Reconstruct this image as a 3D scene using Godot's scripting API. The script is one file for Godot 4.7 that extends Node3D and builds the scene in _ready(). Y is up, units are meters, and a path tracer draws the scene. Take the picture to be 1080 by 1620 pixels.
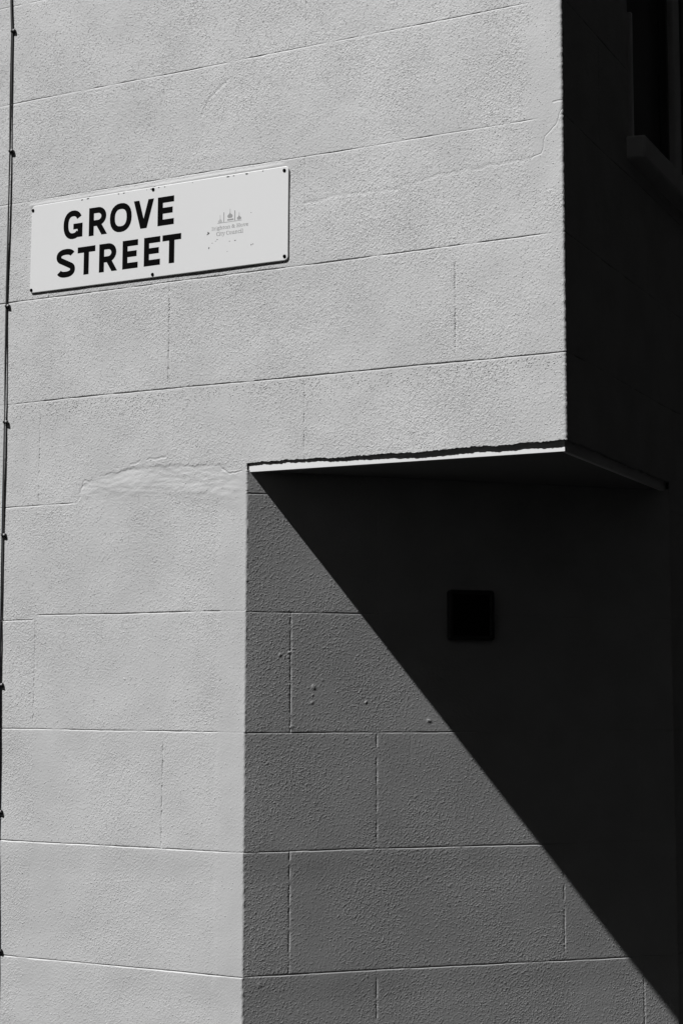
extends Node3D

# ---------------------------------------------------------------- measures (metres)
const CUT := 0.9684            # how far the street corner is cut back along each wall
const CUT_W := 1.36953         # width of the cut face
const DROP := 2.259            # underside of the upper corner's render
const SOFFIT := 2.234          # underside of the board below it
const TOP := 6.6
const LEFT_HIGH := Vector2(-2.01, 2.13)    # lower left corners of the relief maps on the walls
const LEFT_LOW := Vector2(-2.01, 0.42)
const CUT_AT := Vector2(-0.02, 0.46)
const LEVELS: Array[float] = [0.0, 0.129, 0.469, 0.8102, 1.1529, 1.4878, 1.8308, 2.1715, 2.4983, 2.8228, 3.1449, 3.4739, 3.803, 4.132, 4.461, 4.79, 5.12, 5.45, 5.78, 6.11, 6.44, TOP]

var n_wave := FastNoiseLite.new()
var n_mid := FastNoiseLite.new()
var n_fine := FastNoiseLite.new()
var n_line := FastNoiseLite.new()
var mats := {}
var building: Node3D
var patch_top: Array[Vector2] = [Vector2(-1.60, 2.150), Vector2(-1.569, 2.178), Vector2(-1.547, 2.228), Vector2(-1.477, 2.253), Vector2(-1.352, 2.273), Vector2(-1.229, 2.271), Vector2(-1.065, 2.263), Vector2(-1.029, 2.240), Vector2(-0.984, 2.240), Vector2(-0.968, 2.258)]
var patch_low: Array[Vector2] = [Vector2(-1.60, 2.155), Vector2(-1.569, 2.171), Vector2(-1.407, 2.166), Vector2(-1.25, 2.172), Vector2(-1.161, 2.160), Vector2(-1.053, 2.135), Vector2(-0.968, 2.10)]


func grey(linear: float) -> Color:
	return Color(linear, linear, linear).linear_to_srgb()


func noise(sd: int, freq: float, octaves := 1, type := FastNoiseLite.TYPE_SIMPLEX_SMOOTH) -> FastNoiseLite:
	var n := FastNoiseLite.new()
	n.seed = sd
	n.frequency = freq
	n.noise_type = type
	n.fractal_type = FastNoiseLite.FRACTAL_FBM if octaves > 1 else FastNoiseLite.FRACTAL_NONE
	n.fractal_octaves = octaves
	return n


func _ready() -> void:
	# ------------------------------------------------------------ camera
	var cam := Camera3D.new()
	cam.name = "camera"
	cam.fov = 34.7093
	cam.near = 0.05
	cam.far = 2000.0
	cam.keep_aspect = Camera3D.KEEP_HEIGHT
	var pitch := 0.110087
	var roll := 0.002549
	var yaw := -0.468239
	var f := Vector3(sin(yaw) * cos(pitch), sin(pitch), -cos(yaw) * cos(pitch))
	var r := Vector3(cos(yaw), 0, sin(yaw))
	var u := r.cross(f)
	cam.transform = Transform3D(Basis(r * cos(roll) + u * sin(roll), u * cos(roll) - r * sin(roll), -f), Vector3(1.39013, 1.6, 4.05859))
	add_child(cam)
	cam.current = true

	# ------------------------------------------------------------ sky, exposure
	var sky_look := ProceduralSkyMaterial.new()
	sky_look.sky_top_color = grey(0.015)
	sky_look.sky_horizon_color = grey(0.022)
	sky_look.sky_curve = 0.15
	sky_look.ground_bottom_color = grey(0.012)
	sky_look.ground_horizon_color = grey(0.018)
	sky_look.sun_angle_max = 1.0
	var sky := Sky.new()
	sky.sky_material = sky_look
	var env := Environment.new()
	env.background_mode = Environment.BG_SKY
	env.sky = sky
	env.tonemap_mode = Environment.TONE_MAPPER_LINEAR
	env.tonemap_exposure = 1.14
	env.sdfgi_enabled = true
	env.ssao_enabled = true
	env.ssil_enabled = true
	var we := WorldEnvironment.new()
	we.name = "environment"
	we.environment = env
	add_child(we)

	# ------------------------------------------------------------ sun: along the left wall and high; the right wall is turned away from it
	var sun := DirectionalLight3D.new()
	sun.name = "sun"
	sun.light_energy = 1.6
	sun.light_color = Color(1, 1, 1)
	sun.light_angular_distance = 0.5
	sun.shadow_enabled = true
	var ratio_b := -0.69
	var to_sun := Vector3(ratio_b, 1.70, 1.0).normalized()
	sun.transform = Transform3D(Basis.looking_at(-to_sun, Vector3.UP), to_sun * 30.0)
	add_child(sun)

	n_wave = noise(11, 2.1)
	n_mid = noise(12, 9.0, 2)
	n_fine = noise(13, 70.0)
	n_line = noise(14, 1.0, 2)
	make_materials()
	make_ground()
	make_unseen_blockers()
	make_building()
	make_window()
	make_sign()
	make_cables()
	make_wall_box()


# ================================================================ materials
func plain(albedo: float, rough := 0.8, spec := 0.4) -> StandardMaterial3D:
	var m := StandardMaterial3D.new()
	m.albedo_color = grey(albedo)
	m.roughness = rough
	m.metallic_specular = spec
	return m


func patch_at(u: float, line: Array[Vector2]) -> float:
	for i in line.size() - 1:
		if u >= line[i].x and u <= line[i + 1].x:
			return lerpf(line[i].y, line[i + 1].y, (u - line[i].x) / (line[i + 1].x - line[i].x))
	return -1.0


func in_patch(u: float, v: float) -> float:   # 0 outside, 1 well inside the trowelled repair
	if u < -1.6 or u > -0.968:
		return 0.0
	var t := patch_at(u, patch_top) + 0.004 * n_fine.get_noise_2d(u * 0.6, 3.0)
	var b := patch_at(u, patch_low) + 0.01 * n_mid.get_noise_2d(u, 9.0)
	return smoothstep(0.0, 0.005, t - v) * clampf((v - b) / 0.03, 0.0, 1.0)


func grain_left(u: float, v: float) -> float:   # how coarse the render is, place by place, on the street-sign wall
	var g := 1.0 + 0.32 * n_wave.get_noise_2d(u * 1.2, v * 1.2 + 7.0) + 0.22 * n_mid.get_noise_2d(u * 0.7, v * 0.7)
	if v < 1.75:
		g *= 0.80
	var seam := -1.70 + 0.02 * n_mid.get_noise_2d(v, 4.0) - 0.06 * clampf((1.2 - v) / 0.7, 0.0, 1.0)
	if v < 1.86 and u < seam:
		g = g * 1.25 + 0.1
	elif v < 1.5 and u < seam + 0.25:
		g *= lerpf(0.75, 1.0, (u - seam) / 0.25)
	var hand := 0.022 * n_mid.get_noise_2d(v * 0.8, 14.0) + 0.006 * n_fine.get_noise_2d(v * 0.5, 2.0)
	if v < 2.24:                       # hand-smoothed strip beside the cut corner
		g *= lerpf(0.48, 1.0, smoothstep(-1.035 + hand, -1.075 + hand, u))
	else:                              # and beside the upper corner
		g *= lerpf(0.42, 1.0, smoothstep(-0.085 + hand, -0.12 + hand * 2.0, u) if v > 2.95 else 1.0)
	g *= 1.0 - 0.42 * in_patch(u, v)
	var over := v - 3.126              # smoothed strip over the nameplate
	if over > -0.01 and over < 0.016 and u > -1.77 and u < -0.82:
		g *= 0.25
	return maxf(g, 0.05)


func grain_cut(u: float, v: float) -> float:
	return 1.0 + 0.4 * n_wave.get_noise_2d(u * 1.3 + 40.0, v * 1.3) + 0.25 * n_mid.get_noise_2d(u * 0.7 + 9.0, v * 0.7)


func grain_image(w: int, h: int, px: float, sd: int, look: Array) -> PackedByteArray:   # look: cell of the ground coat, cell of the sand, share of each, where single grains start
	var a := noise(sd, px / float(look[0]), 3, FastNoiseLite.TYPE_VALUE_CUBIC).get_image(w, h).get_data()
	var b := noise(sd + 1, px / float(look[1]), 1, FastNoiseLite.TYPE_VALUE_CUBIC).get_image(w, h).get_data()
	var ka: int = look[2]
	var kb: int = look[3]
	var from: int = look[4]
	for i in a.size():
		var lo: int = b[i]
		a[i] = clampi(120 + (((a[i] - 128) * ka + maxi(0, lo - from) * kb) >> 4), 0, 255)
	return a


func stamp(d: PackedByteArray, w: int, h: int, at: Vector2, radius: float, add: float) -> void:
	var rr := int(ceil(radius))
	for y in range(maxi(0, int(at.y) - rr), mini(h, int(at.y) + rr + 1)):
		for x in range(maxi(0, int(at.x) - rr), mini(w, int(at.x) + rr + 1)):
			var k := 1.0 - Vector2(x, y).distance_to(at) / radius
			if k > 0.0:
				d[y * w + x] = clampi(int(d[y * w + x] + add * minf(1.0, k * 1.6)), 0, 255)


func scratch_line(d: PackedByteArray, w: int, h: int, lo: Vector2, px: float, line: Array, width: float, add: float, gaps: float, wander: float) -> void:
	for i in line.size() - 1:
		var p: Vector2 = line[i]
		var q: Vector2 = line[i + 1]
		var steps := maxi(2, int(p.distance_to(q) / (px * 0.9)))
		for s in steps:
			var at := p.lerp(q, float(s) / steps)
			if n_fine.get_noise_2d(at.x * 0.25 + 5.0, at.y * 0.25) < gaps:
				continue
			var side := Vector2(-(q - p).y, (q - p).x).normalized()
			at += side * wander * n_mid.get_noise_2d(at.x * 3.0, at.y * 3.0)
			stamp(d, w, h, Vector2((at.x - lo.x) / px, h - (at.y - lo.y) / px), width / px, add)


func relief(w: int, h: int, lo: Vector2, px: float, sd: int, look: Array, grain: Callable, extra: Callable) -> ImageTexture:
	var cell := 8
	var mask := Image.create_empty(w / cell, h / cell, false, Image.FORMAT_L8)
	for y in h / cell:
		for x in w / cell:
			var g: float = grain.call(lo.x + (x + 0.5) * cell * px, lo.y + (h - (y + 0.5) * cell) * px)
			mask.set_pixel(x, y, Color(g * 0.5, 0, 0))
	mask.resize(w, h, Image.INTERPOLATE_BILINEAR)
	var m := mask.get_data()
	var d := grain_image(w, h, px, sd, look)
	for i in d.size():
		d[i] = clampi(120 + (((d[i] - 120) * m[i]) >> 7), 0, 255)
	extra.call(d, w, h, lo, px)
	return ImageTexture.create_from_image(Image.create_from_data(w, h, false, Image.FORMAT_L8, d))


func marks_left(d: PackedByteArray, w: int, h: int, lo: Vector2, px: float) -> void:
	var crack := [Vector2(0.0, 3.160), Vector2(-0.010, 3.150), Vector2(-0.022, 3.118), Vector2(-0.055, 3.093), Vector2(-0.064, 3.046), Vector2(-0.092, 3.037)]
	scratch_line(d, w, h, lo, px, crack, 0.0024, -55.0, -2.0, 0.004)
	scratch_line(d, w, h, lo, px, [Vector2(0.0, 3.186), Vector2(-0.03, 3.184)], 0.003, -70.0, -2.0, 0.003)
	scratch_line(d, w, h, lo, px, [Vector2(-0.092, 3.037), Vector2(-0.35, 3.030), Vector2(-0.506, 3.007), Vector2(-0.665, 3.014), Vector2(-0.786, 3.005)], 0.007, -7.0, -2.0, 0.006)
	scratch_line(d, w, h, lo, px, [Vector2(-1.56, 2.183), Vector2(-1.535, 2.235), Vector2(-1.50, 2.245)], 0.004, -60.0, -0.3, 0.008)
	scratch_line(d, w, h, lo, px, [Vector2(-1.42, 2.272), Vector2(-1.30, 2.292), Vector2(-1.22, 2.296)], 0.004, -50.0, -0.1, 0.008)
	scratch_line(d, w, h, lo, px, [Vector2(-1.06, 2.262), Vector2(-1.03, 2.236), Vector2(-0.985, 2.238)], 0.003, -60.0, -2.0, 0.008)
	var ring := []
	for i in 15:
		var a := deg_to_rad(105.0 + i * 7.0)
		ring.append(Vector2(-0.985 + 0.15 * cos(a), 3.30 + 0.125 * sin(a)))
	scratch_line(d, w, h, lo, px, ring, 0.006, -14.0, -0.15, 0.006)
	scratch_line(d, w, h, lo, px, [Vector2(-1.618, 2.70), Vector2(-1.617, 2.645), Vector2(-1.626, 2.635)], 0.003, -60.0, -0.3, 0.004)
	scratch_line(d, w, h, lo, px, [Vector2(-0.195, 3.005), Vector2(-0.18, 2.99), Vector2(-0.178, 2.955)], 0.004, -50.0, -0.2, 0.006)
	scratch_line(d, w, h, lo, px, [Vector2(-1.50, 3.80), Vector2(-1.505, 3.765)], 0.0035, -70.0, -2.0, 0.004)
	for p in [Vector2(-1.021, 1.755), Vector2(-1.012, 1.742)]:    # a filled hole in the smoothed strip
		stamp(d, w, h, Vector2((p.x - lo.x) / px, h - (p.y - lo.y) / px), 0.014 / px, -26.0)
		stamp(d, w, h, Vector2((p.x - lo.x) / px, h - (p.y - lo.y) / px), 0.008 / px, 30.0)
	var rng := RandomNumberGenerator.new()
	rng.seed = 5
	for i in 46:                                     # small pits and grit
		var p := Vector2(rng.randf_range(-1.9, -0.05), rng.randf_range(0.65, 3.75))
		if i < 16:
			p = Vector2(rng.randf_range(-1.83, -1.70), rng.randf_range(1.5, 1.83))
		stamp(d, w, h, Vector2((p.x - lo.x) / px, h - (p.y - lo.y) / px), rng.randf_range(0.003, 0.006) / px, -75.0 if rng.randf() < 0.5 else 70.0)


func marks_cut(d: PackedByteArray, w: int, h: int, lo: Vector2, px: float) -> void:
	for b in [[0.103, 1.709, 0.008], [0.131, 1.716, 0.007], [0.128, 1.703, 0.006], [0.204, 1.617, 0.011], [0.201, 1.594, 0.005], [0.199, 1.572, 0.008], [0.364, 1.574, 0.007], [0.049, 0.788, 0.010], [0.137, 1.503, 0.009], [0.560, 1.52, 0.012], [0.22, 2.15, 0.009]]:
		stamp(d, w, h, Vector2((b[0] - lo.x) / px, h - (b[1] - lo.y) / px), b[2] / px, 110.0)
	scratch_line(d, w, h, lo, px, [Vector2(0.50, 1.49), Vector2(0.502, 1.41), Vector2(0.54, 1.408)], 0.003, -9.0, -0.1, 0.004)
	scratch_line(d, w, h, lo, px, [Vector2(0.40, 1.205), Vector2(0.53, 1.212), Vector2(0.54, 1.22), Vector2(0.54, 1.16)], 0.003, -9.0, -0.1, 0.004)
	scratch_line(d, w, h, lo, px, [Vector2(0.76, 0.955), Vector2(0.98, 0.95)], 0.003, -9.0, -0.1, 0.004)
	var rng := RandomNumberGenerator.new()
	rng.seed = 8
	for i in 60:
		var p := Vector2(rng.randf_range(0.02, 1.35), rng.randf_range(0.55, 2.2))
		stamp(d, w, h, Vector2((p.x - lo.x) / px, h - (p.y - lo.y) / px), rng.randf_range(0.003, 0.006) / px, 80.0)


func tint_texture(sd: int, low: float, high: float) -> NoiseTexture2D:   # faint unevenness of old masonry paint
	var t := NoiseTexture2D.new()
	t.width = 1024
	t.height = 1024
	t.seamless = true
	var n := noise(sd, 0.009, 5)
	t.noise = n
	var g := Gradient.new()
	g.offsets = PackedFloat32Array([0.15, 0.5, 0.85])
	g.colors = PackedColorArray([grey(low), grey((low + high) * 0.5), grey(high)])
	t.color_ramp = g
	return t


func render_coat(albedo: float, rough: float, spec: float, height: Texture2D, cm: float, tint: Texture2D) -> StandardMaterial3D:
	var m := plain(albedo, rough, spec)
	m.heightmap_enabled = true
	m.heightmap_texture = height
	m.heightmap_scale = cm
	m.detail_enabled = true
	m.detail_albedo = tint
	m.detail_blend_mode = BaseMaterial3D.BLEND_MODE_MUL
	m.detail_uv_layer = BaseMaterial3D.DETAIL_UV_2
	m.texture_repeat = true
	return m


func make_materials() -> void:
	var px := 0.001
	var sand := [0.0040, 0.0029, 9, 20, 140]
	var left_high := relief(2048, 1784, LEFT_HIGH, px, 21, sand, grain_left, marks_left)
	var left_low := relief(2048, 1784, LEFT_LOW, px, 23, sand, grain_left, marks_left)
	var cut := relief(1416, 1816, CUT_AT, px, 31, [0.0050, 0.0033, 5, 22, 140], grain_cut, marks_cut)
	var tint := tint_texture(51, 0.895, 1.0)
	mats.left_high = render_coat(0.55, 0.62, 0.45, left_high, 0.15, tint)
	mats.left_low = render_coat(0.55, 0.62, 0.45, left_low, 0.15, tint)
	mats.cut = render_coat(0.55, 0.75, 0.35, cut, 0.085, tint)
	mats.right = render_coat(0.55, 0.75, 0.35, cut, 0.10, tint)
	mats.grain = plain(0.53, 0.85, 0.3)
	mats.core = plain(0.35, 0.95)
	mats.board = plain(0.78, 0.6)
	mats.soffit = plain(0.25, 0.85, 0.3)  # underside toned down in colour to deepen the shade below the overhang
	mats.sign = plain(0.74, 0.4)
	mats.black = plain(0.004, 0.85, 0.1)
	mats.print_grey = plain(0.33, 0.5)
	mats.print_pale = plain(0.48, 0.5)
	mats.cable = plain(0.02, 0.55)
	mats.cable_grey = plain(0.09, 0.6)
	mats.clip = plain(0.012, 0.5)
	mats.nail = plain(0.55, 0.35)
	mats.box = plain(0.045, 0.3)
	mats.box_front = plain(0.008, 0.5, 0.3)
	mats.timber = plain(0.72, 0.5)
	mats.white_stone = plain(0.74, 0.8)
	mats.stone = plain(0.50, 0.9)
	mats.pale = plain(0.62, 0.9)  # facades of the added terrace and flats, pale to bounce fill onto the cut
	mats.brick = plain(0.07, 0.95, 0.2)  # facade of the added side house, dark so that it bounces little
	mats.dark_glass = plain(0.03, 0.08)
	mats.plaster = plain(0.45, 0.95)
	var glass := plain(0.5, 0.03)
	glass.metallic_specular = 0.12
	glass.transparency = BaseMaterial3D.TRANSPARENCY_ALPHA
	glass.albedo_color = Color(0.6, 0.6, 0.6, 0.12)
	mats.glass = glass


# ================================================================ mesh helpers
func part(called: String, mesh: Mesh, m: Material, parent: Node3D, at := Transform3D()) -> MeshInstance3D:
	var o := MeshInstance3D.new()
	o.name = called
	o.mesh = mesh
	o.material_override = m
	o.transform = at
	parent.add_child(o, true)
	return o


func describe(o: Node3D, label: String, category: String) -> void:
	o.set_meta("label", label)
	o.set_meta("category", category)


func soft_box(size: Vector3, bevel: float) -> ArrayMesh:   # a box with chamfered edges, centred
	var st := SurfaceTool.new()
	st.begin(Mesh.PRIMITIVE_TRIANGLES)
	st.set_smooth_group(-1)
	var hs := size * 0.5
	var ring: Array = []
	var levels: Array = [[-hs.z, bevel], [-hs.z + bevel, 0.0], [hs.z - bevel, 0.0], [hs.z, bevel]]
	for l in levels:
		var e: float = l[1]
		var k := hs.x - e
		var j := hs.y - e
		var b := bevel
		ring.append([Vector3(k - b, j, l[0]), Vector3(k, j - b, l[0]), Vector3(k, -j + b, l[0]), Vector3(k - b, -j, l[0]), Vector3(-k + b, -j, l[0]), Vector3(-k, -j + b, l[0]), Vector3(-k, j - b, l[0]), Vector3(-k + b, j, l[0])])
	loft(st, ring)
	st.generate_normals()
	return st.commit()


func loft(st: SurfaceTool, rings: Array, caps := true) -> void:   # rings run clockwise seen from +z, from back to front
	for i in rings.size() - 1:
		var a: Array = rings[i]
		var b: Array = rings[i + 1]
		for k in a.size():
			var n := (k + 1) % a.size()
			for v in [a[k], b[k], b[n], a[k], b[n], a[n]]:
				st.add_vertex(v)
	if caps:
		var first: Array = rings[0]
		var last: Array = rings[-1]
		for k in range(1, first.size() - 1):
			for v in [first[0], first[k + 1], first[k]]:
				st.add_vertex(v)
			for v in [last[0], last[k], last[k + 1]]:
				st.add_vertex(v)


func round_outline(w: float, h: float, radius: float, z: float, steps := 6) -> Array:   # clockwise seen from +z
	var out: Array = []
	for c in [[1, 1, 90.0], [1, -1, 0.0], [-1, -1, -90.0], [-1, 1, -180.0]]:
		for s in steps + 1:
			var a := deg_to_rad(float(c[2]) - 90.0 * s / steps)
			out.append(Vector3(float(c[0]) * (w / 2 - radius) + radius * cos(a), float(c[1]) * (h / 2 - radius) + radius * sin(a), z))
	return out


func tube(points: PackedVector3Array, radius: float, sides := 8) -> ArrayMesh:
	var st := SurfaceTool.new()
	st.begin(Mesh.PRIMITIVE_TRIANGLES)
	st.set_smooth_group(0)
	var rings: Array = []
	for i in points.size():
		var t := (points[mini(i + 1, points.size() - 1)] - points[maxi(i - 1, 0)]).normalized()
		var a := t.cross(Vector3(0.3, 0.1, 1).normalized()).normalized()
		var b := t.cross(a)
		var ring: Array = []
		for s in sides:
			var g := -TAU * s / sides
			ring.append(points[i] + (a * cos(g) + b * sin(g)) * radius)
		rings.append(ring)
	loft(st, rings)
	st.index()
	st.generate_normals()
	return st.commit()


func flat_poly(points: Array, depth: float) -> ArrayMesh:   # a thin printed shape, outline in metres, front at z = depth
	var poly := PackedVector2Array()
	for p in points:
		poly.append(p)
	var idx := Geometry2D.triangulate_polygon(poly)
	var st := SurfaceTool.new()
	st.begin(Mesh.PRIMITIVE_TRIANGLES)
	st.set_smooth_group(-1)
	var cw := Geometry2D.is_polygon_clockwise(poly)
	for i in range(0, idx.size(), 3):
		var t := [poly[idx[i]], poly[idx[i + 1]], poly[idx[i + 2]]]
		if (t[1] - t[0]).cross(t[2] - t[0]) > 0:
			t = [t[0], t[2], t[1]]
		for p in t:
			st.add_vertex(Vector3(p.x, p.y, depth))
	for i in poly.size():
		var p := poly[i]
		var q := poly[(i + 1) % poly.size()]
		var order := [Vector3(p.x, p.y, 0), Vector3(p.x, p.y, depth), Vector3(q.x, q.y, depth), Vector3(q.x, q.y, 0)]
		if not cw:
			order.reverse()
		for k in [0, 1, 2, 0, 2, 3]:
			st.add_vertex(order[k])
	st.generate_normals()
	return st.commit()


# ================================================================ ground
func make_ground() -> void:
	var road := StandardMaterial3D.new()
	road.albedo_color = grey(0.028)
	road.roughness = 0.95
	var nt := NoiseTexture2D.new()
	nt.width = 512
	nt.height = 512
	nt.seamless = true
	nt.noise = noise(61, 0.08, 4)
	var gr := Gradient.new()
	gr.colors = PackedColorArray([grey(0.6), grey(1.0)])
	nt.color_ramp = gr
	road.albedo_texture = nt
	road.uv1_triplanar = true
	road.uv1_world_triplanar = true
	road.uv1_scale = Vector3.ONE * 1.5
	var p := PlaneMesh.new()
	p.size = Vector2(900, 900)
	var g := part("ground", p, road, self, Transform3D(Basis(), Vector3(0, -0.13, 0)))
	g.set_meta("kind", "structure")
	var pave := road.duplicate() as StandardMaterial3D
	pave.albedo_color = grey(0.028)
	var st := SurfaceTool.new()
	st.begin(Mesh.PRIMITIVE_TRIANGLES)
	st.set_smooth_group(-1)
	var out: Array = [Vector2(-30, 1.7), Vector2(0.9, 1.7), Vector2(1.5, 1.4), Vector2(1.7, 0.8), Vector2(1.7, -30), Vector2(-30, -30)]
	var rings: Array = []
	for y in [-0.2, -0.015, 0.0]:
		var ring: Array = []
		for q in out:
			ring.append(Vector3(q.x - (0.015 if y == 0.0 and q.x > 0 else 0.0), -q.y + (0.015 if y == 0.0 and q.y > 0 else 0.0), y))
		rings.append(ring)
	loft(st, rings)
	st.generate_normals()
	var pv := part("pavement", st.commit(), pave, self, Transform3D(Basis(Vector3.RIGHT, -PI / 2), Vector3(0, 0, 0)))
	pv.set_meta("kind", "structure")


# Unseen buildings added round the crossing for their effect on the light: the terrace and the flats across the street keep the sun off the roadway and the side street,
# and with the house over the side street they hide the low sky. The sun reaches the corner over the terrace, past the end of the flats.
func facade(root: Node3D, from: Vector3, along: Vector3, out: Vector3, bays: int, storeys: int, pitch: float, rise: float) -> void:
	var frame := soft_box(Vector3(1.1, 1.7, 0.08), 0.01)
	var pane := soft_box(Vector3(0.94, 1.54, 0.02), 0.004)
	var sill := soft_box(Vector3(1.3, 0.1, 0.18), 0.01)
	var turn := Basis(Vector3.UP.cross(out), Vector3.UP, out)
	for bay in bays:
		for storey in storeys:
			var win := Node3D.new()
			win.name = "window"
			root.add_child(win, true)
			win.transform = Transform3D(turn, from + along * (bay * pitch) + Vector3.UP * (storey * rise))
			part("frame", frame, mats.timber, win)
			part("pane", pane, mats.dark_glass, win, Transform3D(Basis(), Vector3(0, 0, 0.036)))
			part("sill", sill, mats.stone, win, Transform3D(Basis(), Vector3(0, -0.9, 0.06)))


func block_of(called: String, label: String, at: Vector3, size: Vector3, m: Material) -> Node3D:
	var root := Node3D.new()
	root.name = called
	root.position = at
	add_child(root)
	describe(root, label, "building")
	part("wall", prism([Vector2(0, 0), Vector2(size.x, 0), Vector2(size.x, size.z), Vector2(0, size.z)], -0.13, size.y - 0.4), m, root)
	part("parapet", prism([Vector2(-0.08, -0.08), Vector2(size.x + 0.08, -0.08), Vector2(size.x + 0.08, size.z + 0.08), Vector2(-0.08, size.z + 0.08)], size.y - 0.399, size.y), mats.stone, root)
	return root


func make_unseen_blockers() -> void:
	var terrace := block_of("added_terrace", "unseen pale terrace added across the street to shade the ground and bounce light", Vector3(-38.0, 0, 7.6), Vector3(32.85, 13.3, 9), mats.pale)  # added out of view, its height set to shade the street
	facade(terrace, Vector3(20.0, 1.7, 0), Vector3.RIGHT, Vector3.FORWARD, 4, 4, 3.4, 2.9)
	var flats := block_of("added_flats", "unseen tall pale flats added beside the terrace to block sun and bounce light", Vector3(-5.04, 0, 7.6), Vector3(26, 34, 12), mats.pale)  # added tower out of view, placed to keep sun off the side street
	facade(flats, Vector3(1.8, 1.7, 0), Vector3.RIGHT, Vector3.FORWARD, 6, 8, 3.4, 3.0)
	var house := block_of("added_side_house", "unseen dark house added across the side street to hide the low sky", Vector3(6.4, 0, -8), Vector3(9, 9.5, 10), mats.brick)  # added out of view to hide low sky from the right wall
	facade(house, Vector3(0, 1.7, 1.4), Vector3.BACK, Vector3.LEFT, 3, 3, 3.4, 2.9)


# ================================================================ building
# A face is a wall plane: u runs to the right, v up, w out of the wall.
func face(called: String) -> Dictionary:
	match called:
		"left":
			return {"id": 0, "o": Vector3.ZERO, "u": Vector3.RIGHT, "n": Vector3.BACK, "lo": LEFT_LOW, "size": Vector2(2.048, 1.784)}
		"cut":
			return {"id": 1, "o": Vector3(-CUT, 0, 0), "u": Vector3(1, 0, -1).normalized(), "n": Vector3(1, 0, 1).normalized(), "lo": CUT_AT, "size": Vector2(1.416, 1.816)}
	return {"id": 2, "o": Vector3.ZERO, "u": Vector3.FORWARD, "n": Vector3.RIGHT, "lo": Vector2(-0.3, 0.1), "size": Vector2(1.416, 1.816)}


func joint_height(id: int, j: int, u: float) -> float:
	var v := LEVELS[j]
	if j == 0 or j == LEVELS.size() - 1:
		return v
	v += 0.0028 * n_line.get_noise_2d(u * 1.1 + id * 31.0, j * 17.0) + 0.0006 * n_line.get_noise_2d(u * 14.0, j * 7.0)
	if id == 0 and j == 6:
		v += lerpf(-0.012, 0.003, smoothstep(-1.711, -1.707, u))
	return v


func joint_depth(id: int, j: int, u: float) -> float:
	var d := 0.0026 + 0.0022 * n_line.get_noise_2d(u * 2.6 + id * 50.0, j * 23.0)
	if id == 0:
		match j:
			11: d = 0.0017 * smoothstep(-0.06, -0.12, u)
			10: d = 0.0016 * smoothstep(-0.06, -0.12, u)
			9: d = (0.0034 + 0.001 * n_line.get_noise_2d(u * 5.0, 1.0)) * smoothstep(-0.02, -0.1, u)
			8: d = 0.0036 + 0.0016 * n_line.get_noise_2d(u * 4.0, 2.0)
			7: d = 0.0022 * smoothstep(-1.52, -1.60, u)
			6: d = 0.0040 * lerpf(0.12, 1.0, smoothstep(-1.045, -1.065, u)) * smoothstep(0.004, 0.016, absf(u + 1.709))
			5: d = 0.0030 * lerpf(0.25, 1.0, smoothstep(-1.045, -1.075, u))
			4: d = 0.0042 * lerpf(0.4, 1.0, smoothstep(-1.035, -1.075, u))
			3: d = lerpf(0.0028, 0.005, smoothstep(-1.35, -1.1, u)) * lerpf(0.4, 1.0, smoothstep(-1.035, -1.06, u))
	elif id == 1:
		match j:
			7: d = 0.0014 * smoothstep(0.3, 0.05, u)
			6: d = 0.0013
			5: d = 0.0015
			4: d = 0.0028
			3: d = 0.0028
	d *= clampf(0.62 + 0.8 * n_line.get_noise_2d(u * 7.0 + id * 20.0, j * 11.0) + 0.3 * n_line.get_noise_2d(u * 40.0, j * 5.0), 0.1, 1.2)
	return maxf(d, 0.0)


func upright_depth(id: int, j: int, u: float) -> float:   # most upright joints are almost filled with paint
	var seen: Array = []
	if id == 0:
		seen = [[8, -1.242, 0.0020], [8, -0.316, 0.0022], [7, -0.783, 0.0013], [7, -1.709, 0.0013], [9, -0.783, 0.0008], [5, -1.709, 0.0013], [4, -1.242, 0.0020], [11, -0.783, 0.0011]]
	elif id == 1:
		seen = [[5, 0.135, 0.0015], [6, 0.397, 0.0010], [4, 0.397, 0.0013], [3, 0.135, 0.0016], [3, 0.9905, 0.0012], [2, 0.397, 0.0013], [2, 1.2525, 0.0014], [4, 1.2525, 0.0010]]
	for s in seen:
		if s[0] == j and absf(s[1] - u) < 0.01:
			return s[2]
	return 0.0007 if id == 2 else 0.00015


func lip(id: int, j: int, u: float) -> float:   # the course below the joint stands a little proud (+) or back (-)
	if id == 0:
		match j:
			3: return 0.0014
			4: return 0.0016
			5: return 0.0005
			6: return 0.0012 * smoothstep(-1.70, -1.72, u)
			8: return -0.0004
	elif id == 1:
		match j:
			3: return 0.0006
			4: return 0.0006
			5: return 0.0003
	return 0.0


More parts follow.
